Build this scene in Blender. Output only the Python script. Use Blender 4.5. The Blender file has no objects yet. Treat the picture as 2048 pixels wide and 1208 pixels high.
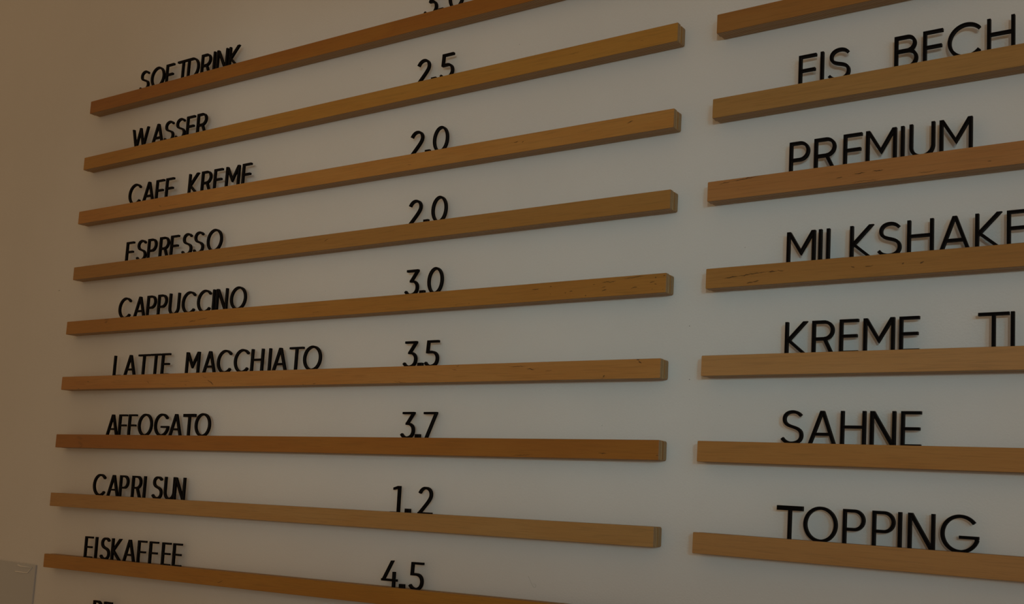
import bpy, bmesh, math, random
from mathutils import Matrix, Vector
from mathutils.geometry import delaunay_2d_cdt

random.seed(7)
scene = bpy.context.scene
COL = scene.collection
W, H = 2048, 1208

# ------------------------------------------------------------------ camera
CAM = Vector((1.49266, -1.48032, -0.31921))
RX = Vector((0.81615053, 0.5750259, 0.05695191))      # right
RY = Vector((-0.57753455, 0.80854758, 0.11271495))    # forward
RZ = Vector((0.01876569, -0.12488406, 0.99199386))    # up
FPX, CX, CY = 2200.0, 1024.51, 754.20
cd = bpy.data.cameras.new('camera')
cam = bpy.data.objects.new('camera', cd)
COL.objects.link(cam)
cam.matrix_world = Matrix(((RX.x, RZ.x, -RY.x, CAM.x), (RX.y, RZ.y, -RY.y, CAM.y), (RX.z, RZ.z, -RY.z, CAM.z), (0, 0, 0, 1)))
cd.sensor_fit = 'HORIZONTAL'
cd.sensor_width = 36.0
cd.lens = FPX / W * 36.0
cd.shift_x = -(CX - W / 2) / W
cd.shift_y = (CY - H / 2) / W
cd.clip_start = 0.02
scene.camera = cam


def ray(px, py, Y):
    """the point of the plane y = Y that the camera sees at a pixel"""
    d = RX * ((px - CX) / FPX) + RY - RZ * ((py - CY) / FPX)
    return CAM + d * ((Y - CAM.y) / d.y)


# ------------------------------------------------------------------ light and exposure
scene.view_settings.view_transform = 'Standard'
scene.view_settings.look = 'None'
scene.view_settings.exposure = 0.0
scene.view_settings.gamma = 1.0
scene.view_settings.use_curve_mapping = False

world = bpy.data.worlds.new('world')
scene.world = world
world.use_nodes = True
wn = world.node_tree.nodes
wn['Background'].inputs['Color'].default_value = (1.0, 0.635, 0.32, 1)
wn['Background'].inputs['Strength'].default_value = 0.24


def area(name, loc, aim, sx, sy, power, color, spread=180):
    ld = bpy.data.lights.new(name, 'AREA')
    ld.shape = 'RECTANGLE'
    ld.size, ld.size_y = sx, sy
    ld.energy = power
    ld.color = color
    ld.spread = math.radians(spread)
    o = bpy.data.objects.new(name, ld)
    COL.objects.link(o)
    o.location = loc
    o.rotation_euler = (Vector(aim) - Vector(loc)).to_track_quat('-Z', 'Y').to_euler()
    return o


area('daylight_window', (3.42, -5.85, 0.22), (0.78, 0, -0.03), 0.26, 0.24, 33.5, (0.914, 1.0, 0.946))
area('side_daylight', (3.4, -2.85, 0.1), (1.1, 0, -0.05), 2.2, 2.2, 6, (0.22, 0.66, 1.0), 140)
area('cool_fill', (3.0, -3.0, 0.15), (0.72, 0, -0.07), 0.35, 0.25, 0.19, (0.2, 0.8, 1.0), 24)  # unseen fill added to cool and lift the middle right of the wall
area('warm_fill', (0.5, -3.2, 0.75), (-0.12, 0, 0.12), 0.5, 0.5, 0.15, (1.0, 1.0, 0.8), 34)  # unseen fill added to brighten a warm-white patch left of centre

# ------------------------------------------------------------------ materials


class NT:
    """tiny helper around a node tree"""

    def __init__(self, name):
        self.m = bpy.data.materials.new(name)
        self.m.use_nodes = True
        self.t = self.m.node_tree
        self.b = self.t.nodes['Principled BSDF']

    def n(self, typ, **kw):
        nd = self.t.nodes.new(typ)
        for k, v in kw.items():
            if k in nd.inputs:
                nd.inputs[k].default_value = v
            else:
                setattr(nd, k, v)
        return nd

    def l(self, a, b):
        self.t.links.new(a, b)

    def math(self, op, a, b=None):
        nd = self.t.nodes.new('ShaderNodeMath')
        nd.operation = op
        for i, v in enumerate((a, b)):
            if v is None:
                continue
            if isinstance(v, (int, float)):
                nd.inputs[i].default_value = v
            else:
                self.l(v, nd.inputs[i])
        return nd.outputs[0]

    def mix(self, fac, a, b):
        nd = self.t.nodes.new('ShaderNodeMix')
        nd.data_type = 'RGBA'
        for s, v in ((nd.inputs[0], fac), (nd.inputs[6], a), (nd.inputs[7], b)):
            if isinstance(v, (tuple, float, int)):
                s.default_value = v if not isinstance(v, tuple) else (*v, 1)
            else:
                self.l(v, s)
        return nd.outputs[2]

    def ramp(self, v, a, b):
        nd = self.n('ShaderNodeMapRange')
        nd.interpolation_type = 'SMOOTHSTEP'
        nd.inputs[1].default_value, nd.inputs[2].default_value = a, b
        self.l(v, nd.inputs[0])
        return nd.outputs[0]

    def spots(self, coord, marks, wobble):
        """the darkness of a list of marks (x, z, half length, half width, angle, strength) in the x-z plane"""
        tot = None
        add = self.n('ShaderNodeVectorMath', operation='ADD')
        self.l(coord, add.inputs[0])
        self.l(wobble, add.inputs[1])
        for (x, z, hl, hw, ang, st) in marks:
            mp = self.n('ShaderNodeMapping', vector_type='TEXTURE')
            mp.inputs['Location'].default_value = (x, 0, z)
            mp.inputs['Rotation'].default_value = (0, -ang, 0)
            mp.inputs['Scale'].default_value = (hl, 1000.0, hw)
            self.l(add.outputs[0], mp.inputs['Vector'])
            ln = self.n('ShaderNodeVectorMath', operation='LENGTH')
            self.l(mp.outputs[0], ln.inputs[0])
            v = self.math('MULTIPLY', self.ramp(ln.outputs['Value'], 1.15, 0.45), st)
            tot = v if tot is None else self.math('MAXIMUM', tot, v)
        return tot


def wood_face(name, seed, base, warm, marks):
    k = NT(name)
    tc = k.n('ShaderNodeTexCoord')
    mp = k.n('ShaderNodeMapping')
    mp.inputs['Location'].default_value = (seed * 3.7, seed * 1.3, seed * 2.1)
    k.l(tc.outputs['Object'], mp.inputs[0])

    def noise(scale, sx, sz, detail=4, rough=0.55, dist=0.0):
        m2 = k.n('ShaderNodeMapping')
        m2.inputs['Scale'].default_value = (sx, 1, sz)
        k.l(mp.outputs[0], m2.inputs[0])
        nz = k.n('ShaderNodeTexNoise')
        nz.inputs['Scale'].default_value = scale
        nz.inputs['Detail'].default_value = detail
        nz.inputs['Roughness'].default_value = rough
        nz.inputs['Distortion'].default_value = dist
        k.l(m2.outputs[0], nz.inputs['Vector'])
        return nz.outputs['Fac']
    broad = noise(5.0, 1.0, 6.0, 3, 0.5, 0.6)
    grain = noise(40.0, 0.35, 9.0, 5, 0.65, 0.4)
    fine = noise(230.0, 0.12, 6.0, 3, 0.6)
    c = k.mix(k.ramp(broad, 0.32, 0.70), base, warm)
    dk = tuple(v * 0.66 for v in base)
    c = k.mix(k.math('MULTIPLY', k.ramp(grain, 0.46, 0.72), 0.6), c, dk)
    lt = (base[0] * 1.18, base[1] * 1.2, base[2] * 1.25)
    c = k.mix(k.math('MULTIPLY', k.ramp(fine, 0.45, 0.75), 0.35), c, lt)
    # short natural pores
    pores = noise(90.0, 0.10, 3.2, 2, 0.5)
    c = k.mix(k.math('MULTIPLY', k.ramp(pores, 0.66, 0.74), 0.22), c, (base[0] * 0.42, base[1] * 0.36, base[2] * 0.3))
    if marks:
        wb = k.n('ShaderNodeTexNoise')
        wb.inputs['Scale'].default_value = 160.0
        wb.inputs['Detail'].default_value = 2.0
        k.l(mp.outputs[0], wb.inputs['Vector'])
        sb = k.n('ShaderNodeVectorMath', operation='SUBTRACT')
        k.l(wb.outputs['Color'], sb.inputs[0])
        sb.inputs[1].default_value = (0.5, 0.5, 0.5)
        sc = k.n('ShaderNodeVectorMath', operation='MULTIPLY')
        k.l(sb.outputs[0], sc.inputs[0])
        sc.inputs[1].default_value = (0.008, 0.0, 0.0035)
        s = k.spots(tc.outputs['Object'], marks, sc.outputs[0])
        c = k.mix(s, c, (0.045, 0.016, 0.006))
    k.l(c, k.b.inputs['Base Color'])
    k.b.inputs['Roughness'].default_value = 0.42
    bp = k.n('ShaderNodeBump')
    bp.inputs['Strength'].default_value = 0.12
    bp.inputs['Distance'].default_value = 0.0006
    k.l(fine, bp.inputs['Height'])
    k.l(bp.outputs[0], k.b.inputs['Normal'])
    return k.m


def ply_edge():
    """the layered edge of birch plywood: thin glue lines between pale and brown plies, counted from the wall"""
    k = NT('plywood_edge')
    tc = k.n('ShaderNodeTexCoord')
    sp = k.n('ShaderNodeSeparateXYZ')
    k.l(tc.outputs['Object'], sp.inputs[0])
    nz = k.n('ShaderNodeTexNoise')
    nz.inputs['Scale'].default_value = 14.0
    nz.inputs['Detail'].default_value = 3.0
    k.l(tc.outputs['Object'], nz.inputs['Vector'])
    wav = k.math('MULTIPLY', k.math('SINE', k.math('MULTIPLY', sp.outputs['Y'], 2 * math.pi / 0.0117)), 0.14)
    y = k.math('ADD', k.math('ADD', k.math('MULTIPLY', sp.outputs['Y'], 1 / 0.0031), wav), k.math('MULTIPLY', nz.outputs['Fac'], 0.35))
    s = k.math('SINE', k.math('MULTIPLY', y, 2 * math.pi))
    c = k.mix(k.ramp(s, -0.35, 0.45), (0.17, 0.088, 0.036), (0.52, 0.335, 0.145))
    st = k.n('ShaderNodeMapping')
    st.inputs['Scale'].default_value = (6, 200, 200)
    k.l(tc.outputs['Object'], st.inputs[0])
    n2 = k.n('ShaderNodeTexNoise')
    n2.inputs['Scale'].default_value = 5.0
    n2.inputs['Detail'].default_value = 4.0
    k.l(st.outputs[0], n2.inputs['Vector'])
    c = k.mix(k.math('MULTIPLY', k.ramp(n2.outputs['Fac'], 0.4, 0.75), 0.4), c, (0.27, 0.16, 0.08))
    k.l(c, k.b.inputs['Base Color'])
    k.b.inputs['Roughness'].default_value = 0.6
    return k.m


def letter_mat(name, col, rough, spec):
    k = NT(name)
    k.b.inputs['Roughness'].default_value = rough
    nz = k.n('ShaderNodeTexNoise')
    nz.inputs['Scale'].default_value = 300.0
    tc = k.n('ShaderNodeTexCoord')
    k.l(tc.outputs['Object'], nz.inputs['Vector'])
    k.l(k.mix(nz.outputs['Fac'], tuple(v * 0.6 for v in col), tuple(v * 1.4 for v in col)), k.b.inputs['Base Color'])
    k.b.inputs['Specular IOR Level'].default_value = spec
    return k.m


def wall_mat():
    k = NT('white_plaster')
    tc = k.n('ShaderNodeTexCoord')
    n1 = k.n('ShaderNodeTexNoise')
    n1.inputs['Scale'].default_value = 3.0
    n1.inputs['Detail'].default_value = 5.0
    k.l(tc.outputs['Object'], n1.inputs['Vector'])
    c = k.mix(k.ramp(n1.outputs['Fac'], 0.3, 0.7), (0.775, 0.755, 0.725), (0.805, 0.785, 0.755))
    marks = []
    for (x, y, r, s) in ((1379, 652, .9, .75), (1379, 759, .9, .7), (1204, 851, .8, .55), (1039, 89, .9, .5), (1490, 495, .9, .4), (724, 138, 1.0, .5),
                         (300, 669, .8, .5), (651, 582, .8, .5), (1440, 811, .8, .3), (222, 690, .6, .3)):
        q = ray(x, y, 0.0)
        marks.append((q.x, q.z, r * .001, r * .001, 0, s))
    q0, q1 = ray(116, 581.5, 0), ray(121, 580.5, 0)
    marks.append(((q0.x + q1.x) / 2, (q0.z + q1.z) / 2, .005, .0009, .1, .6))
    wb = k.n('ShaderNodeCombineXYZ')
    c = k.mix(k.spots(tc.outputs['Object'], marks, wb.outputs[0]), c, (0.10, 0.085, 0.07))
    k.l(c, k.b.inputs['Base Color'])
    k.b.inputs['Roughness'].default_value = 0.75
    n2 = k.n('ShaderNodeTexNoise')
    n2.inputs['Scale'].default_value = 330.0
    n2.inputs['Detail'].default_value = 4.0
    k.l(tc.outputs['Object'], n2.inputs['Vector'])
    bp = k.n('ShaderNodeBump')
    bp.inputs['Strength'].default_value = 0.5
    bp.inputs['Distance'].default_value = 0.001
    k.l(n2.outputs['Fac'], bp.inputs['Height'])
    k.l(bp.outputs[0], k.b.inputs['Normal'])
    return k.m


def plain(name, col, rough=0.5, scale=20.0, var=0.1):
    k = NT(name)
    tc = k.n('ShaderNodeTexCoord')
    nz = k.n('ShaderNodeTexNoise')
    nz.inputs['Scale'].default_value = scale
    k.l(tc.outputs['Object'], nz.inputs['Vector'])
    k.l(k.mix(nz.outputs['Fac'], tuple(v * (1 - var) for v in col), tuple(min(1, v * (1 + var)) for v in col)), k.b.inputs['Base Color'])
    k.b.inputs['Roughness'].default_value = rough
    return k.m


M_EDGE, M_WALL = ply_edge(), wall_mat()
M_LETTER = letter_mat('black_acrylic', (0.0042, 0.0030, 0.0030), 0.6, 0.06)
M_RIM = letter_mat('rim_highlight', (0.028, 0.024, 0.022), 0.5, 0.25)  # lighter colour on the letter rims paints in their edge highlight

# ------------------------------------------------------------------ helpers


def obj(name, bm, mats, parent=None):
    me = bpy.data.meshes.new(name)
    bm.to_mesh(me)
    bm.free()
    for m in (mats if isinstance(mats, (list, tuple)) else [mats]):
        me.materials.append(m)
    o = bpy.data.objects.new(name, me)
    COL.objects.link(o)
    if parent:
        o.parent = parent
    return o


def tag(o, label, cat, group=None):
    o['label'] = label
    o['category'] = cat
    if group:
        o['group'] = group
    return o


def box_bm(x0, x1, y0, y1, z0, z1, bm=None):
    bm = bm or bmesh.new()
    v = [bm.verts.new((x, y, z)) for x in (x0, x1) for y in (y0, y1) for z in (z0, z1)]
    for f in ((0, 1, 3, 2), (4, 6, 7, 5), (0, 4, 5, 1), (2, 3, 7, 6), (0, 2, 6, 4), (1, 5, 7, 3)):
        bm.faces.new([v[i] for i in f])
    bmesh.ops.recalc_face_normals(bm, faces=bm.faces)
    return bm


def structure(name, bm, mat):
    o = obj(name, bm, mat)
    o['kind'] = 'structure'
    return o


# ------------------------------------------------------------------ setting
WX0, WX1, FLOOR, CEIL, FRONT = -3.2, 4.6, -1.92, 1.35, -6.2
structure('wall_back', box_bm(WX0, WX1, 0.0, 0.12, FLOOR, CEIL), M_WALL)
structure('floor', box_bm(WX0, WX1, FRONT, 0.12, FLOOR - 0.1, FLOOR), plain('pale_floor', (0.55, 0.50, 0.44), 0.5, 6, 0.15))

# partial wall added behind the camera, its opening sized to shape the daylight
FY0, FY1, OX0, OX1, OZ0, OZ1 = -3.32, -3.20, 1.62, 2.80, -0.078, 0.42
bm = bmesh.new()
box_bm(0.9, OX0, FY0, FY1, FLOOR, CEIL, bm)
box_bm(OX1, WX1, FY0, FY1, FLOOR, CEIL, bm)
box_bm(OX0, OX1, FY0, FY1, FLOOR, OZ0, bm)
box_bm(OX0, OX1, FY0, FY1, OZ1, CEIL, bm)
M_FRONT = plain('added_wall_white', (0.74, 0.71, 0.66), 0.8, 4, 0.03)
structure('light_shaping_wall', bm, M_FRONT)
bm = bmesh.new()
fw = 0.03
box_bm(OX0 - fw, OX0, FY1, FY1 + 0.02, OZ0 - fw, OZ1 + fw, bm)
box_bm(OX1, OX1 + fw, FY1, FY1 + 0.02, OZ0 - fw, OZ1 + fw, bm)
box_bm(OX0, OX1, FY1, FY1 + 0.02, OZ0 - fw, OZ0, bm)
box_bm(OX0, OX1, FY1, FY1 + 0.02, OZ1, OZ1 + fw, bm)
structure('added_opening_frame', bm, plain('added_frame_grey', (0.2, 0.2, 0.2), 0.4))  # trim around the added, unseen opening

# ------------------------------------------------------------------ plywood rails
RH, RD = 0.030, 0.0261                 # height and depth of a rail
Y_BACK, Y_SLOT = -0.0119, -0.0175      # back board | groove | front board
GROOVE = 0.0018
RAILS_L = [(-0.8186, 0.7278, 0.5666, -0.00544), (-0.8213, 0.7301, 0.4294, 0.00134), (-0.8203, 0.7298, 0.2988, -0.00328),
           (-0.8175, 0.7295, 0.1653, 0.00052), (-0.8226, 0.7282, 0.0371, -0.00016), (-0.8192, 0.7247, -0.0919, -0.00076),
           (-0.8187, 0.7275, -0.2244, 0.00583), (-0.8171, 0.7249, -0.3574, 0.00920), (-0.8177, 0.7278, -0.4951, 0.01741),
           (-0.8177, 0.7278, -0.6300, 0.0175)]
RAILS_R = [(0.7955, 0.4293, 0.0), (0.7935, 0.2971, 0.00207), (0.7903, 0.1695, 0.00098), (0.7930, 0.0378, 0.00055),
           (0.7909, -0.0913, -0.00151), (0.7896, -0.2158, -0.00567), (0.7878, -0.3470, -0.00644)]
LEN = 1.547

# natural marks of each rail's face, read in the photograph: (x0, y0, x1, y1, width mm, strength)
MARKS = {
    ('L', 1): [(1134, 110, 1159, 105, .8, .35), (1283, 81.5, 1287, 80.5, .9, .5)],
    ('L', 2): [(1028, 286, 1036, 283, 1.0, .9), (1044, 285, 1048, 282, 1.0, .9), (1254, 246.5, 1266, 242, 1.1, .9), (317, 411.5, 323, 412.5, 1.4, .5), (815, 330, 822, 329, .8, .5)],
    ('L', 3): [(648, 482, 657, 478, .9, .8)],
    ('L', 4): [(1064, 579.5, 1078, 577, .9, .9), (1099, 573, 1103, 572.5, .9, .9), (1099, 589, 1102, 588.5, .8, .8), (1170, 591, 1174, 590.5, .9, .9), (1129, 585.5, 1133, 585, .9, .8),
               (1138, 583, 1145, 582, .9, .9), (1186, 568.5, 1191, 568, .8, .8), (1204, 566, 1231, 562, .9, .9), (1249, 557.5, 1289, 551.5, .9, .9), (1203, 574.8, 1211, 573.5, .9, .8),
               (1204, 581.5, 1213, 579.5, 1., .9), (1263, 576.5, 1274, 573, .9, .9), (1298, 566, 1309, 563.5, .9, .8), (1309.5, 555.5, 1312.5, 554.5, 1.5, .9), (1309, 568.5, 1314, 567.5, .9, .8),
               (1303, 578.5, 1306, 578, .8, .7), (1324, 578.5, 1327, 578, .8, .7), (1326, 551.5, 1330, 551, 1., .8), (729, 628, 745, 626.5, 1., .85), (625, 624.5, 640, 624, .7, .6),
               (208, 639.5, 218, 638, 2.6, .38), (209, 646, 215, 642, 3.4, .38), (378, 643.5, 392, 641, .9, .75), (396, 640, 415, 635.5, .9, .75), (347, 647.5, 356, 646, .7, .6), (910, 611, 914, 610, .7, .7), (936, 607.5, 940, 606, .8, .7)],
    ('L', 5): [(415, 759.5, 420, 763, 1.2, .85), (419, 762, 426, 769.5, 1.2, .9), (404, 750.5, 414, 757.5, .7, .5), (294, 762.5, 299, 767, .9, .8), (356, 762.3, 381, 763, .7, .6), (369, 768, 373, 771, .9, .6), (174, 763, 178, 764, 1., .8),
               (155, 777.3, 159, 777, .9, .8), (319, 768.5, 333, 769, .6, .5), (461, 762, 464, 761.5, 1., .7), (604, 768, 608, 770, 1., .8), (625, 768, 631, 766.5, .8, .8), (787, 763.2, 812, 765.2, .7, .8), (904, 738.5, 914, 740, .7, .8),
               (913, 733, 917, 730.5, .7, .7), (1018, 734, 1054, 732, .7, .85), (1054, 738, 1069, 739, 1., .9), (1273, 719, 1280, 720, 1.3, .95), (1278, 722, 1282, 727, 1.0, .9), (1206, 754, 1209, 751, 1.3, .85), (1200, 756, 1210, 755.5, .6, .6),
               (1091, 741.5, 1105, 741, 1.2, .35), (222, 764, 232, 764.5, .8, .4), (465, 769, 469, 768.5, .7, .5), (563, 752, 566, 758, .7, .3)],
    ('L', 6): [(153, 874, 166, 878, 5.0, .22), (156, 884, 166, 890, 5.0, .25), (158, 895, 165, 892, 2.2, .4), (1024, 911.5, 1064, 909.5, .8, .7), (1196, 906, 1214, 906.5, 1., .8), (1313, 911, 1317, 911, .8, .7)],
    ('L', 8): [(435, 1165.5, 446, 1162, .9, .7), (390, 1161, 400, 1163, .7, .3)],
    ('R', 2): [(1439, 368.5, 1461, 363.5, .9, .8), (1461, 363.5, 1520, 351.5, 1.0, .85), (1672, 356.7, 1683, 354.5, .9, .9), (1706, 349.2, 1731, 345, .9, .95), (1745, 343, 1768, 339.5, 1.0, .95),
               (1835, 346.8, 1877, 339.5, .6, .8), (1701, 366, 1758, 357.5, .6, .8), (1741, 362, 1756, 360, .5, .7), (1976, 322.8, 1983, 322, .8, .8), (1473, 379, 1480, 377, .7, .3)],
    ('R', 3): [(1447, 556.5, 1475, 552.5, 1.3, .9), (1475, 552.5, 1536, 543, 1.1, .85), (1494, 566.5, 1506, 563.8, 1.2, .9), (1504, 564, 1519, 560.5, 1.1, .9), (1536, 544.5, 1553, 542, 1.4, .85), (1553, 541, 1569, 541.5, .8, .75),
               (1702, 533.3, 1710, 536, 1.3, .75), (1730, 534.5, 1744, 531, .9, .75), (1803, 527.3, 1808, 525.5, 1.3, .8), (1842, 526.5, 1849, 523, 1.3, .85)],
    ('R', 1): [(1490, 232, 1500, 230, .7, .25)],
    ('R', 5): [(2038, 890, 2042, 889, .8, .4)],
}
# veneer tones: base and warmer cloud colour of each rail
TONE_L = [((0.379, 0.1464, 0.0144), (0.346, 0.1179, 0.0103)),
          ((0.4722, 0.2265, 0.0376), (0.453, 0.2034, 0.0303)),
          ((0.5202, 0.2449, 0.0572), (0.4878, 0.2122, 0.0438)),
          ((0.4115, 0.199, 0.0476), (0.3951, 0.1832, 0.0399)),
          ((0.4471, 0.2003, 0.0372), (0.4197, 0.1789, 0.0311)),
          ((0.4992, 0.2302, 0.0605), (0.4699, 0.1992, 0.0455)),
          ((0.3842, 0.1486, 0.0215), (0.3567, 0.1279, 0.0173)),
          ((0.469, 0.2579, 0.0874), (0.4495, 0.231, 0.0699)),
          ((0.439, 0.1923, 0.0229), (0.4097, 0.1694, 0.0178)),
          ((0.46, 0.2205, 0.0638), (0.43, 0.1995, 0.055))]
TONE_R = [((0.3675, 0.16, 0.034), (0.3518, 0.1427, 0.0281)),
          ((0.4376, 0.2275, 0.0662), (0.42, 0.21, 0.0562)),
          ((0.471, 0.209, 0.0638), (0.4403, 0.1848, 0.0513)),
          ((0.42, 0.1949, 0.0469), (0.3937, 0.1738, 0.0392)),
          ((0.5224, 0.2684, 0.0971), (0.5034, 0.251, 0.0844)),
          ((0.4572, 0.2119, 0.0552), (0.4392, 0.1926, 0.0464)),
          ((0.4823, 0.2428, 0.0807), (0.4534, 0.2194, 0.068))]


def board(name, x1, y0, y1, z0, z1, face_mat, parent, bev, back=False):
    bm = box_bm(0, x1, y0, y1, z0, z1)
    # first the corners seen from the front, then the long arrises
    if bev > 0.0004:
        ends = [q for q in bm.edges if abs(q.verts[0].co.y - q.verts[1].co.y) > 1e-5]
        bmesh.ops.bevel(bm, geom=ends, offset=0.0030 if back else 0.0013, segments=3, affect='EDGES', profile=0.5)
    rim = [q for q in bm.edges if abs(q.verts[0].co.y - q.verts[1].co.y) < 1e-6 and (abs(q.verts[0].co.y - (y1 if back else y0)) < 1e-6)
           and any(abs(f.normal.y) > 0.9 for f in q.link_faces)]
    bmesh.ops.bevel(bm, geom=rim, offset=0.0016 if back else bev, segments=2, affect='EDGES', profile=0.5)
    for f in bm.faces:
        f.material_index = 0 if abs(f.normal.y) > 0.9 else 1
    return obj(name, bm, [face_mat, M_EDGE], parent)


def make_rail(side, i, x0, x1, z, slope, base, warm, label):
    """z is the height of the rail's top at its left end"""
    e = bpy.data.objects.new('plywood_rail', None)
    COL.objects.link(e)
    e.location = (x0, 0, z)
    e.rotation_euler = (0, -math.atan(slope), 0)
    tag(e, label, 'rail', 'plywood letter rails on the wall')
    marks = []
    for (ax, ay, bx, by, wmm, st) in MARKS.get((side, i), []):
        a, b = ray(ax, ay, -RD), ray(bx, by, -RD)
        a, b = Vector((a.x - x0, a.z - z - slope * (a.x - x0))), Vector((b.x - x0, b.z - z - slope * (b.x - x0)))
        d = b - a
        marks.append(((a.x + b.x) / 2, (a.y + b.y) / 2, max(d.length / 2, wmm * .0006) * 1.15, wmm * .00075, math.atan2(d.y, d.x), st))
    fm = wood_face('birch_veneer', i * 1.7 + (30 if side == 'R' else 0), base, warm, marks)
    n = x1 - x0
    board('front_strip', n, -RD, Y_SLOT, -RH, 0.0, fm, e, 0.0007)
    board('spacer_strip', n - 0.0010, Y_SLOT, Y_BACK, -RH + 0.0002, -GROOVE, fm, e, 0.0002)
    board('back_strip', n, Y_BACK, 0.0, -RH, 0.0, fm, e, 0.0007, back=True)
    return e


WORDS_L = ['SOFTDRINK', 'WASSER', 'CAFE KREME', 'ESPRESSO', 'CAPPUCCINO', 'LATTE MACCHIATO', 'AFFOGATO', None, 'EISKAFFEE', None]
PRICES = ['', '2.5', '2.0', '2.0', '3.0', '3.5', '3.7', '1.2', '4.5', '']
for i, (x0, x1, z, s) in enumerate(RAILS_L):
    if i == 9:
        lab = 'lowest long plywood rail below the EISKAFFEE rail, left of the gap'
    elif i == 7:
        lab = 'long plywood rail holding the price 1.2, between the AFFOGATO and EISKAFFEE rails'
    elif i == 0:
        lab = 'topmost long plywood rail on the left, orange toned, holding the word SOFTDRINK'
    else:
        lab = 'long plywood rail on the white wall holding the word %s and price %s' % (WORDS_L[i], PRICES[i])
    make_rail('L', i, x0, x1, z, s, *TONE_L[i], lab)
WORDS_R = [None, 'EIS BECH', 'PREMIUM', 'MILKSHAKE', 'KREME TI', 'SAHNE', 'TOPPING']
for i, (x0, z, s) in enumerate(RAILS_R):
    lab = ('right hand plywood rail at the top edge of the photo, no letters seen on it' if i == 0 else
           'right hand plywood rail under the word %s' % WORDS_R[i])
    make_rail('R', i, x0, x0 + LEN, z, s, *TONE_R[i], lab)

# ------------------------------------------------------------------ letter shapes (mm, cap height 48)
CAP, S = 48.0, 4.4
HS = S / 2
THICK = 0.0054


def arc(cx, cy, rx, ry, a0, a1, n=28):
    return [(cx + rx * math.cos(math.radians(a0 + (a1 - a0) * k / n)), cy + ry * math.sin(math.radians(a0 + (a1 - a0) * k / n))) for k in range(n + 1)]


def bez(*p):
    """smooth chain of cubic beziers p0 (c1 c2 p1) (c1 c2 p2) ..."""
    out = [p[0]]
    a = p[0]
    for k in range(1, len(p), 3):
        b, c, d = p[k:k + 3]
        for q in range(1, 11):
            t = q / 10
            u = 1 - t
            out.append(tuple(u ** 3 * a[m] + 3 * u * u * t * b[m] + 3 * u * t * t * c[m] + t ** 3 * d[m] for m in (0, 1)))
        a = d
    return out


def R(x0, y0, x1, y1):
    return ('poly', [(x0, y0), (x1, y0), (x1, y1), (x0, y1)])


def L(*pts, w=S):
    return ('line', list(pts), w)


def ext(a, b, w=S, e=8):
    """a straight stroke lengthened past both ends (cut later at base line and cap line)"""
    d = math.hypot(b[0] - a[0], b[1] - a[1])
    ux, uy = (b[0] - a[0]) / d, (b[1] - a[1]) / d
    return L((a[0] - ux * e, a[1] - uy * e), (b[0] + ux * e, b[1] + uy * e), w=w)


def stem(x):
    return R(x, 0, x + S, CAP)


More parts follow.
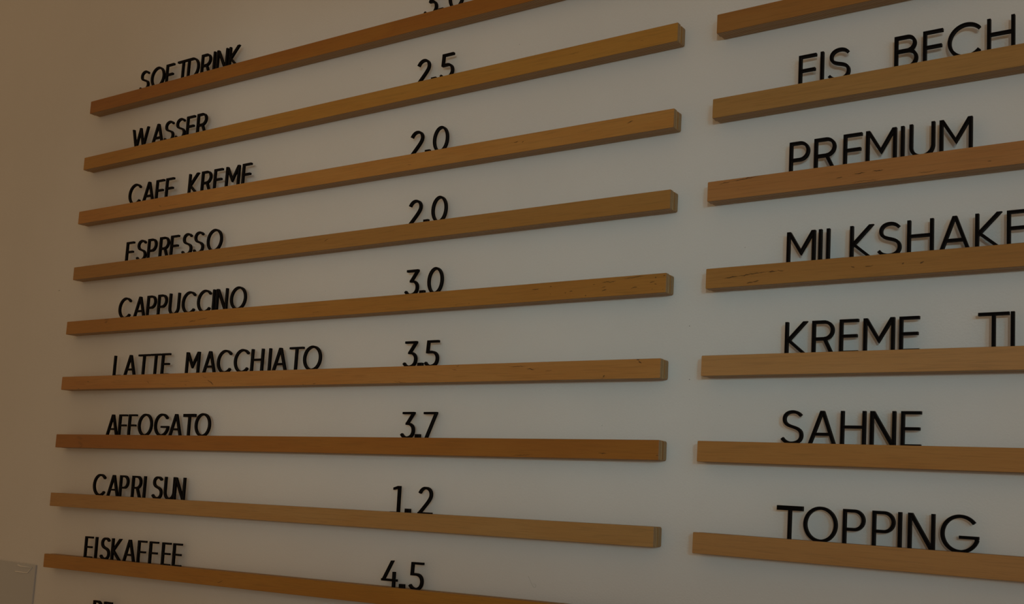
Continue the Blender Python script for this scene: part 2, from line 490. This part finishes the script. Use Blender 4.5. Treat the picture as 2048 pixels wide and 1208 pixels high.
B3 = 4.1   # bar height
GLYPH = {
    'E': [stem(0), R(0, CAP - B3, 25.7, CAP), R(0, 22.6, 24.2, 26.7), R(0, 0, 25.7, B3)],
    'F': [stem(0), R(0, CAP - B3, 26.2, CAP), R(0, 21.6, 24.2, 25.7)],
    'I': [stem(0)],
    'L': [stem(0), R(0, 0, 25.3, B3)],
    'T': [R(16.3, 0, 16.3 + S, CAP), R(0, CAP - B3, 37, CAP)],
    't': [R(16.3, 0, 16.3 + S, CAP), R(0, CAP - 6.6, 37, CAP)],       # the two letters T with a heavy bar
    'H': [stem(0), stem(33.7 - S), R(0, 23.9, 33.7, 28)],
    'N': [stem(0), stem(33.4 - S), ('poly', [(0, CAP), (5.6, CAP), (33.4, 0), (27.8, 0)])],
    'M': [stem(0), stem(41.2 - S), ('poly', [(0, CAP), (5.4, CAP), (20.6, 21.2), (20.6, 13)]), ('poly', [(41.2, CAP), (20.6, 13), (20.6, 21.2), (35.8, CAP)])],
    'A': [ext((2.5, 0), (19.4, CAP)), ext((37, 0), (20.1, CAP)), R(8, 13.4, 31.5, 17.5)],
    'W': [ext((2.4, CAP), (16.4, 0)), ext((15.6, 0), (29.4, CAP)), ext((28.6, CAP), (42.4, 0)), ext((41.6, 0), (55.6, CAP))],
    'K': [stem(0), ('poly', [(3, 23.2), (3, 16.5), (32.2, CAP), (26.0, CAP)]), ('poly', [(3, 20.7), (27, 0), (32.8, 0), (6.5, 23.2)])],
    'P': [stem(0), L((HS, CAP - HS), *arc(29.4 - HS - 12.2, 33.4, 12.2, 12.4, 90, -90), (HS, 21.0))],
    'R': [stem(0), L((HS, CAP - HS), *arc(30.8 - HS - 12.0, 33.9, 12.0, 11.9, 90, -90), (HS, 22.0)), ext((17.2, 22.5), (28.2, 0), e=1.5), ],
    'B': [stem(0), L((HS, CAP - HS), *arc(28.9 - HS - 9.8, 36.0, 9.8, 9.8, 90, -90), (HS, 26.2)), L((HS, 26.2), *arc(31.0 - HS - 11.8, 14.2, 11.8, 12.0, 90, -90), (HS, HS))],
    'D': [stem(0), L((HS, CAP - HS), *arc(37.5 - HS - 20.5, 24, 20.5, 21.8, 90, -90), (HS, HS))],
    'O': [('ring', arc(23.2, 24, 23.2 - HS, 24.6 - HS, 0, 360, 64)[:-1])],
    '0': [('ring', arc(17, 24, 17 - HS, 24.6 - HS, 0, 360, 56)[:-1])],
    'C': [L(*arc(23.6, 24, 23.6 - HS, 24.6 - HS, 41, 319, 48))],
    'G': [L(*arc(23.6, 24, 23.6 - HS, 24.6 - HS, 38, 343, 52)), ('poly', [(22.5, 17.8), (46.0, 17.8), (46.0, 21.9), (22.5, 21.9)]),
          ('poly', [(41.2, 21.9), (46.0, 21.9), (45.4, 17.0), (41.2, 15.5)])],
    'S': [L(*bez((28.2, 40.6), (25.4, 44.2), (21.4, 46.1), (16.6, 46.1), (9.3, 46.1), (4.6, 41.8), (4.6, 36.2), (4.6, 28.8), (10.6, 26.7), (16.6, 24.9),
                 (23.8, 22.8), (29.4, 20.4), (29.4, 12.9), (29.4, 6.2), (23.8, 1.9), (15.6, 1.9), (10, 1.9), (5, 4.4), (1.9, 8.9)))],
    'U': [L((HS, CAP + 4), (HS, 17), *arc(16.45, 16.4, 14.25, 14.6, 180, 360, 30), (32.9 - HS, 17), (32.9 - HS, CAP + 4))],
    '1': [R(10.6, 0, 15, CAP), ('poly', [(10.8, CAP), (0.2, 44.8), (0.2, 40.6), (10.8, 43.2)]), R(-5, 0, 12, 2.4)],
    '2': [L(*bez((1.8, 36.8), (4.3, 42.2), (8.6, 46.1), (14.4, 46.1), (21.6, 46.1), (26.8, 41.4), (26.8, 34.4), (26.8, 27.2), (20.6, 21.4), (2.2, 1.6))), R(0.0, 0, 30, B3)],
    '3': [R(3, CAP - B3, 29.2, CAP), ('poly', [(29.2, CAP), (29.2, 45.2), (16.4, 27.4), (11.2, 27.4), (24.0, 45.0), (24, CAP)]), ('poly', [(11.2, 27.6), (11.2, 24.8), (15.5, 24.8), (16.6, 29)]),
          L(*bez((11.6, 27.0), (13, 27.0), (14, 27.0), (15.2, 26.9), (23, 26.7), (28.1, 21.8), (28.1, 14.6), (28.1, 6.8), (22.4, 1.9), (14.2, 1.9), (9.2, 1.9), (4.6, 4.2), (1.7, 8.7)))],
    '5': [('poly', [(4.2, CAP), (8.6, CAP), (7.4, 25.0), (3.0, 25.0)]), R(4.4, CAP - B3, 29.4, CAP),
          L(*bez((3.6, 27.1), (7, 27.1), (11, 27.1), (14.6, 27.1), (23, 27.1), (27.8, 22.0), (27.8, 14.8), (27.8, 6.8), (22.2, 1.9), (14.0, 1.9), (9.2, 1.9), (4.6, 4.2), (1.7, 8.7)))],
    '7': [R(0, CAP - B3, 28.8, CAP), ('poly', [(24.0, CAP), (28.8, CAP), (28.8, 45.5), (8.8, 0), (3.9, 0), (24.0, 45)])],
    '4': [('poly', [(0.2, 11.8), (5.2, 11.8), (25.9, CAP), (20.9, CAP)]), R(0.2, 11.8, 35, 15.9), R(25.6, 0, 25.6 + S, 28.6)],
    '.': [R(0, 0, 11, 8.8)],
}


def clip(poly, lo, hi):
    for sgn, lim in ((1, lo), (-1, -hi)):
        out = []
        for k in range(len(poly)):
            a, b = poly[k - 1], poly[k]
            fa, fb = sgn * a[1] - lim, sgn * b[1] - lim
            if (fa < 0) != (fb < 0):
                t = fa / (fa - fb)
                out.append((a[0] + (b[0] - a[0]) * t, a[1] + (b[1] - a[1]) * t))
            if fb >= 0:
                out.append(b)
        poly = out
    return poly


def stroke_quads(pts, w, closed=False):
    n = len(pts)
    lft, rgt = [], []
    for k in range(n):
        a = pts[k - 1] if (closed or k > 0) else None
        b = pts[k]
        c = pts[(k + 1) % n] if (closed or k < n - 1) else None
        ns = []
        for p, q in ((a, b), (b, c)):
            if p is None or q is None:
                continue
            d = math.hypot(q[0] - p[0], q[1] - p[1])
            if d > 1e-9:
                ns.append((-(q[1] - p[1]) / d, (q[0] - p[0]) / d))
        mx, my = sum(v[0] for v in ns) / len(ns), sum(v[1] for v in ns) / len(ns)
        l2 = max(mx * mx + my * my, 0.25)
        mx, my = mx / l2 * w / 2, my / l2 * w / 2
        lft.append((b[0] + mx, b[1] + my))
        rgt.append((b[0] - mx, b[1] - my))
    return [[rgt[k], rgt[(k + 1) % n], lft[(k + 1) % n], lft[k]] for k in range(n if closed else n - 1)]


def glyph_mesh(ch):
    polys = []
    for it in GLYPH[ch]:
        if it[0] == 'poly':
            polys.append(it[1])
        elif it[0] == 'line':
            polys += stroke_quads(it[1], it[2])
        else:
            polys += stroke_quads(it[1], S, True)
    over = 0.6 if ch in 'OCGSU0' else (0.5 if ch in '235' else 0.0)
    verts, faces = [], []
    for p in polys:
        p = clip(p, -over if ch != '2' else 0.0, CAP + (over if ch != 'U' else 0))
        if len(p) < 3:
            continue
        ar = sum(p[k - 1][0] * p[k][1] - p[k][0] * p[k - 1][1] for k in range(len(p)))
        if abs(ar) < 1e-4:
            continue
        if ar < 0:
            p = p[::-1]
        faces.append(list(range(len(verts), len(verts) + len(p))))
        verts += [Vector(q) for q in p]
    ov, oe, of, _, _, orig = delaunay_2d_cdt(verts, [], faces, 0, 1e-3)
    tris = [f for f, o in zip(of, orig) if o]
    bm = bmesh.new()
    base = min(v.y for f in tris for v in (ov[q] for q in f))
    bv = {}
    for f in tris:
        for q in f:
            if q not in bv:
                # local origin: left end of the base, standing on z = 0, front face at y = 0
                bv[q] = bm.verts.new((ov[q].x * .001, 0.0, (ov[q].y - base) * .000985))
    for f in tris:
        try:
            bm.faces.new([bv[q] for q in f])
        except ValueError:
            pass
    bmesh.ops.dissolve_limit(bm, angle_limit=0.001, verts=bm.verts, edges=bm.edges)
    bmesh.ops.recalc_face_normals(bm, faces=bm.faces)
    for f in bm.faces:
        if f.normal.y > 0:
            f.normal_flip()
    front = list(bm.faces)
    r = bmesh.ops.extrude_face_region(bm, geom=front)
    new = [g for g in r['geom'] if isinstance(g, bmesh.types.BMVert)]
    bmesh.ops.translate(bm, verts=new, vec=(0, THICK, 0))
    bmesh.ops.recalc_face_normals(bm, faces=bm.faces)
    rim = [e for e in bm.edges if len(e.link_faces) == 2 and all(abs(v.co.y) < 1e-7 for v in e.verts)
           and abs(e.link_faces[0].normal.y) + abs(e.link_faces[1].normal.y) < 1.5]
    rr = bmesh.ops.bevel(bm, geom=rim, offset=0.00028, segments=1, affect='EDGES', clamp_overlap=True)
    for f in rr['faces']:
        f.material_index = 1
    me = bpy.data.meshes.new('letter')
    bm.to_mesh(me)
    bm.free()
    me.materials.append(M_LETTER)
    me.materials.append(M_RIM)
    return me


GM = {}
YF = -0.01742        # front face of every letter, standing in the groove
REF = {'A': 16.9, 'S': 2.4, '2': 0.6}
ORD = ['first', 'second', 'third', 'fourth', 'fifth', 'sixth', 'seventh', 'eighth', 'ninth', 'tenth', 'eleventh', 'twelfth', 'thirteenth', 'fourteenth']


def rail_top(side, i, x):
    if side == 'L':
        x0, _, z, s = RAILS_L[i]
    else:
        x0, z, s = RAILS_R[i]
    return z + s * (x - x0), s


def put(ch, px, py, side, i, label, cat, group, ref=None):
    glyph = ch
    x = ray(px, py, YF).x - (REF.get(ch, 0.0) if ref is None else ref) * .001
    if glyph not in GM:
        GM[glyph] = glyph_mesh(glyph)
    nm = 'digit' if cat == 'digit' else ('decimal_point' if ch == '.' else 'letter')
    o = bpy.data.objects.new(nm, GM[glyph])
    COL.objects.link(o)
    z, s = rail_top(side, i, x)
    o.location = (x, YF, z - GROOVE)
    o.rotation_euler = (0, -math.atan(s), 0)
    tag(o, label, cat, group)
    return o


TS = 16.3  # measured at the stem of a T instead of the end of its bar


def word(text, side, i, ox, oy, sc, pts, where=None, start=0):
    """pts: for each letter its pixel in a zoomed crop (ox, oy = the crop's corner, sc = its magnification) and, optionally, which feature was measured"""
    for k, p in enumerate(pts):
        ch = text[k]
        n = ORD[k + start]
        if where:
            lab = 'black letter %s, %s letter %s' % (ch.upper(), n, where)
        else:
            lab = 'black letter %s, %s letter of the word %s on a plywood rail' % (ch.upper(), n, text.upper())
        put(ch, ox + p[0] / sc, oy + p[1] / sc, side, i, lab, 'letter', 'black letters of ' + (text.upper() if not where else 'the words on the rails'), p[2] if len(p) > 2 else None)


word('SOFTDRINK', 'L', 0, 270, 80, 8.904, [(103, 650), (278, 685), (558, 440), (830, 500, TS), (938, 400), (1187, 260), (1400, 205), (1461, 190), (1680, 122)])
word('WASSER', 'L', 1, 255, 210, 11.378, [(118, 545), (680, 415), (857, 480), (1108, 420), (1355, 240), (1592, 190)])
word('CAFE', 'L', 2, 250, 315, 7.585, [(52, 560), (350, 357), (475, 330), (625, 297)], 'of CAFE before the word KREME')
word('KREME', 'L', 2, 250, 315, 7.585, [(972, 232), (1167, 195), (1355, 155), (1535, 125), (1785, 80)], 'of KREME on the CAFE rail, left column')
word('ESPRESSO', 'L', 3, 240, 445, 9.309, [(125, 335), (325, 420), (525, 285), (745, 255), (950, 220), (1170, 290), (1385, 250), (1612, 330)])
word('CAPPUCCINO', 'L', 4, 225, 560, 7.314, [(85, 420), (390, 235), (510, 220), (668, 208), (834, 197), (1010, 330), (1233, 310), (1470, 135), (1521, 128), (1715, 280)])
word('LATTE', 'L', 5, 220, 680, 9.309, [(80, 275), (365, 262), (600, 430, TS), (818, 430, TS), (957, 350)])
word('MACCHIATO', 'L', 5, 430, 680, 8.904, [((1422 / 9.309 - 210) * 8.904, 215), ((1840 / 9.309 - 210) * 8.904, 198), (30, 380), (332, 370), (650, 155), (962, 150), (1140, 135), (1325, 145), (1565, 310)])
word('AFFOGAtO', 'L', 6, 200, 815, 8.533, [(205, 100), (328, 115), (488, 150), (643, 290), (922, 280), (1280, 105), (1420, 130), (1612, 290)])
word('CAPRI', 'L', 7, 175, 940, 9.309, [(100, 270), (468, 98), (605, 105), (835, 108), (1052, 122)], 'on the rail between AFFOGATO and EISKAFFEE')
word('SUN', 'L', 7, 175, 940, 9.309, [(1218, 230), (1438, 140), (1617, 150)], 'on the rail between AFFOGATO and EISKAFFEE', 5)
word('EISKAFFEE', 'L', 8, 155, 1060, 8.904, [(140, 105), (325, 120), (420, 230), (615, 150), (912, 175), (1078, 195), (1285, 210), (1510, 225), (1705, 245)])
word('PE', 'L', 9, 170, 1170, 22.76, [(410, 410), (895, 505)], 'at the bottom edge of the photo, below the word EISKAFFEE')
word('EIS', 'R', 1, 1580, 80, 12.079, [(215, 355), (738, 245), (955, 430)], 'of EIS in the right column')
word('BECH', 'R', 1, 1770, 20, 7.585, [(145, 405), (578, 310), (948, 480), (1548, 130)])
word('PREMIUM', 'R', 2, 1560, 220, 5.12, [(98, 325), (352, 280), (650, 250), (880, 210), (1237, 155), (1325, 150), (1633, 95)])
word('MILKSHAKE', 'R', 3, 1560, 410, 4.267, [(59, 232), (330, 205), (397, 197), (597, 180), (845, 220), (1085, 130), (1470, 90), (1665, 70), (1935, 45)])
word('KREME', 'R', 4, 1555, 610, 6.827, [(104, 240), (472, 215), (846, 195), (1172, 182), (1662, 155)], 'of KREME in the right column')
word('TI', 'R', 4, 1940, 610, 12.08, [(190, 205), (980, 150)], 'right of KREME at the right edge of the photo')
word('SAHNE', 'R', 5, 1536, 604, 4.0, [(115, 930), (415, 872), (580, 870), (815, 875), (1062, 878)])
word('tOPPING', 'R', 6, 1536, 906, 4.0, [(68, 430), (280, 560), (597, 450), (832, 465), (1038, 478), (1117, 482), (1376, 640)])


def price(text, i, ox, oy, sc, pts, where):
    for k, p in enumerate(pts):
        ch = text[k]
        g = 'black figures of the price %s' % where
        if ch == '.':
            put(ch, ox + p[0] / sc, oy + p[1] / sc, 'L', i, 'small black square decimal point of the price %s' % where, 'decimal point', 'decimal points of the prices')
        else:
            put(ch, ox + p[0] / sc, oy + p[1] / sc, 'L', i, 'black digit %s, %s figure of the price %s' % (ch, 'first' if k == 0 else 'last', where), 'digit', g, p[2] if len(p) > 2 else None)


price('3.0', 0, 820, 0, 20.48, [(555, 500), (1150, 360), (1560, 100)], 'cut off at the top edge')
price('2.5', 1, 820, 90, 14.209, [(220, 535), (590, 930), (925, 275, 4.2)], '2.5 right of WASSER')
price('2.0', 2, 805, 240, 14.209, [(240, 450), (628, 860), (858, 560)], '2.0 right of CAFE KREME')
price('2.0', 3, 805, 380, 15.1, [(202, 440), (620, 900), (865, 620)], '2.0 right of ESPRESSO')
price('3.0', 4, 795, 525, 15.1, [(200, 880), (650, 890), (893, 580)], '3.0 right of CAPPUCCINO')
price('3.5', 5, 790, 670, 15.1, [(225, 840), (668, 840), (970, 160, 4.2)], '3.5 right of LATTE MACCHIATO')
price('3.7', 6, 790, 810, 15.1, [(150, 850), (590, 870), (865, 225)], '3.7 right of AFFOGATO')
price('1.2', 7, 770, 960, 15.1, [(252, 240), (590, 870), (1025, 315)], '1.2 above the price 4.5')
price('4.5', 8, 750, 1110, 14.209, [(160, 765), (670, 870), (1040, 235, 4.2)], '4.5 right of EISKAFFEE')

# ------------------------------------------------------------------ hair on the wall


def thread(name, pts, Y, rad, mat):
    cu = bpy.data.curves.new(name, 'CURVE')
    cu.dimensions = '3D'
    sp = cu.splines.new('NURBS')
    sp.points.add(len(pts) - 1)
    for a, q in zip(sp.points, pts):
        a.co = (*ray(q[0], q[1], Y), 1)
    sp.use_endpoint_u = True
    sp.order_u = 3
    cu.bevel_depth = rad
    cu.bevel_resolution = 1
    tmp = bpy.data.objects.new(name + '_curve', cu)
    COL.objects.link(tmp)
    me = bpy.data.meshes.new_from_object(tmp.evaluated_get(bpy.context.evaluated_depsgraph_get()))
    bpy.data.objects.remove(tmp)
    me.materials.clear()
    me.materials.append(mat)
    o = bpy.data.objects.new(name, me)
    COL.objects.link(o)
    return o


hair_pts = [(1024 + x / 4, 906 + y / 4) for x, y in ((130, 985), (141, 1010), (152, 1035), (164, 1062), (176, 1076), (190, 1072), (193, 1060), (184, 1047), (170, 1049))]
tag(thread('hair', hair_pts, -0.0003, 0.00013, plain('hair', (0.32, 0.27, 0.22))), 'thin curled hair stuck on the white wall under the rail with price 1.2', 'hair')

# ------------------------------------------------------------------ pale glossy panel at the lower left
pe = bpy.data.objects.new('wall_panel', None)
COL.objects.link(pe)
PY = -0.004
tr_, br_, tl_ = ray(71.5, 1130, PY), ray(64.5, 1192, PY), ray(17, 1122.5, PY)
pe.location = (tr_.x, 0, tr_.z - 0.22)
slope = (tl_.z - tr_.z) / (tl_.x - tr_.x)
pe.rotation_euler = (0, -math.atan(slope), 0)
tag(pe, 'corner of a glossy pale grey panel on the wall, below left of EISKAFFEE', 'panel')
k = NT('grey_gloss')
k.b.inputs['Base Color'].default_value = (0.56, 0.57, 0.58, 1)
k.b.inputs['Roughness'].default_value = 0.18
bm = box_bm(-0.16, 0, PY, 0, 0, 0.22)
bmesh.ops.bevel(bm, geom=list(bm.edges), offset=0.0012, segments=2, affect='EDGES', profile=0.5)
obj('sheet', bm, k.m, pe)
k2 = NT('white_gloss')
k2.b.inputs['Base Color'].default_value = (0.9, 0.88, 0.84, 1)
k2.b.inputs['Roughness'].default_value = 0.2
inv = Matrix.LocRotScale(pe.location, pe.rotation_euler.to_quaternion(), None).inverted()
cu = bpy.data.curves.new('reflection_line', 'CURVE')
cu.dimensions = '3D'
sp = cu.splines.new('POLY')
pp = [(36, 1129.6), (41, 1132.2), (64, 1135), (55, 1145.5), (31, 1142.8)]  # raised white line stands in for a reflection on the glossy sheet
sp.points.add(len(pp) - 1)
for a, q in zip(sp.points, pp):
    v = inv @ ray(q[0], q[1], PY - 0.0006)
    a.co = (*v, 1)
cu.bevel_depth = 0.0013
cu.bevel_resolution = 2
tmp = bpy.data.objects.new('reflection_line_tmp', cu)
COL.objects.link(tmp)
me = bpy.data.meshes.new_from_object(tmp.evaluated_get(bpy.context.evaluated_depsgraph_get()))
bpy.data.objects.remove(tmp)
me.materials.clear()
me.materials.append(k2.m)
ce = bpy.data.objects.new('reflection_line', me)
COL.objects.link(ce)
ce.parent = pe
ce['label'] = 'bright white raised line standing in for a reflection near the corner'
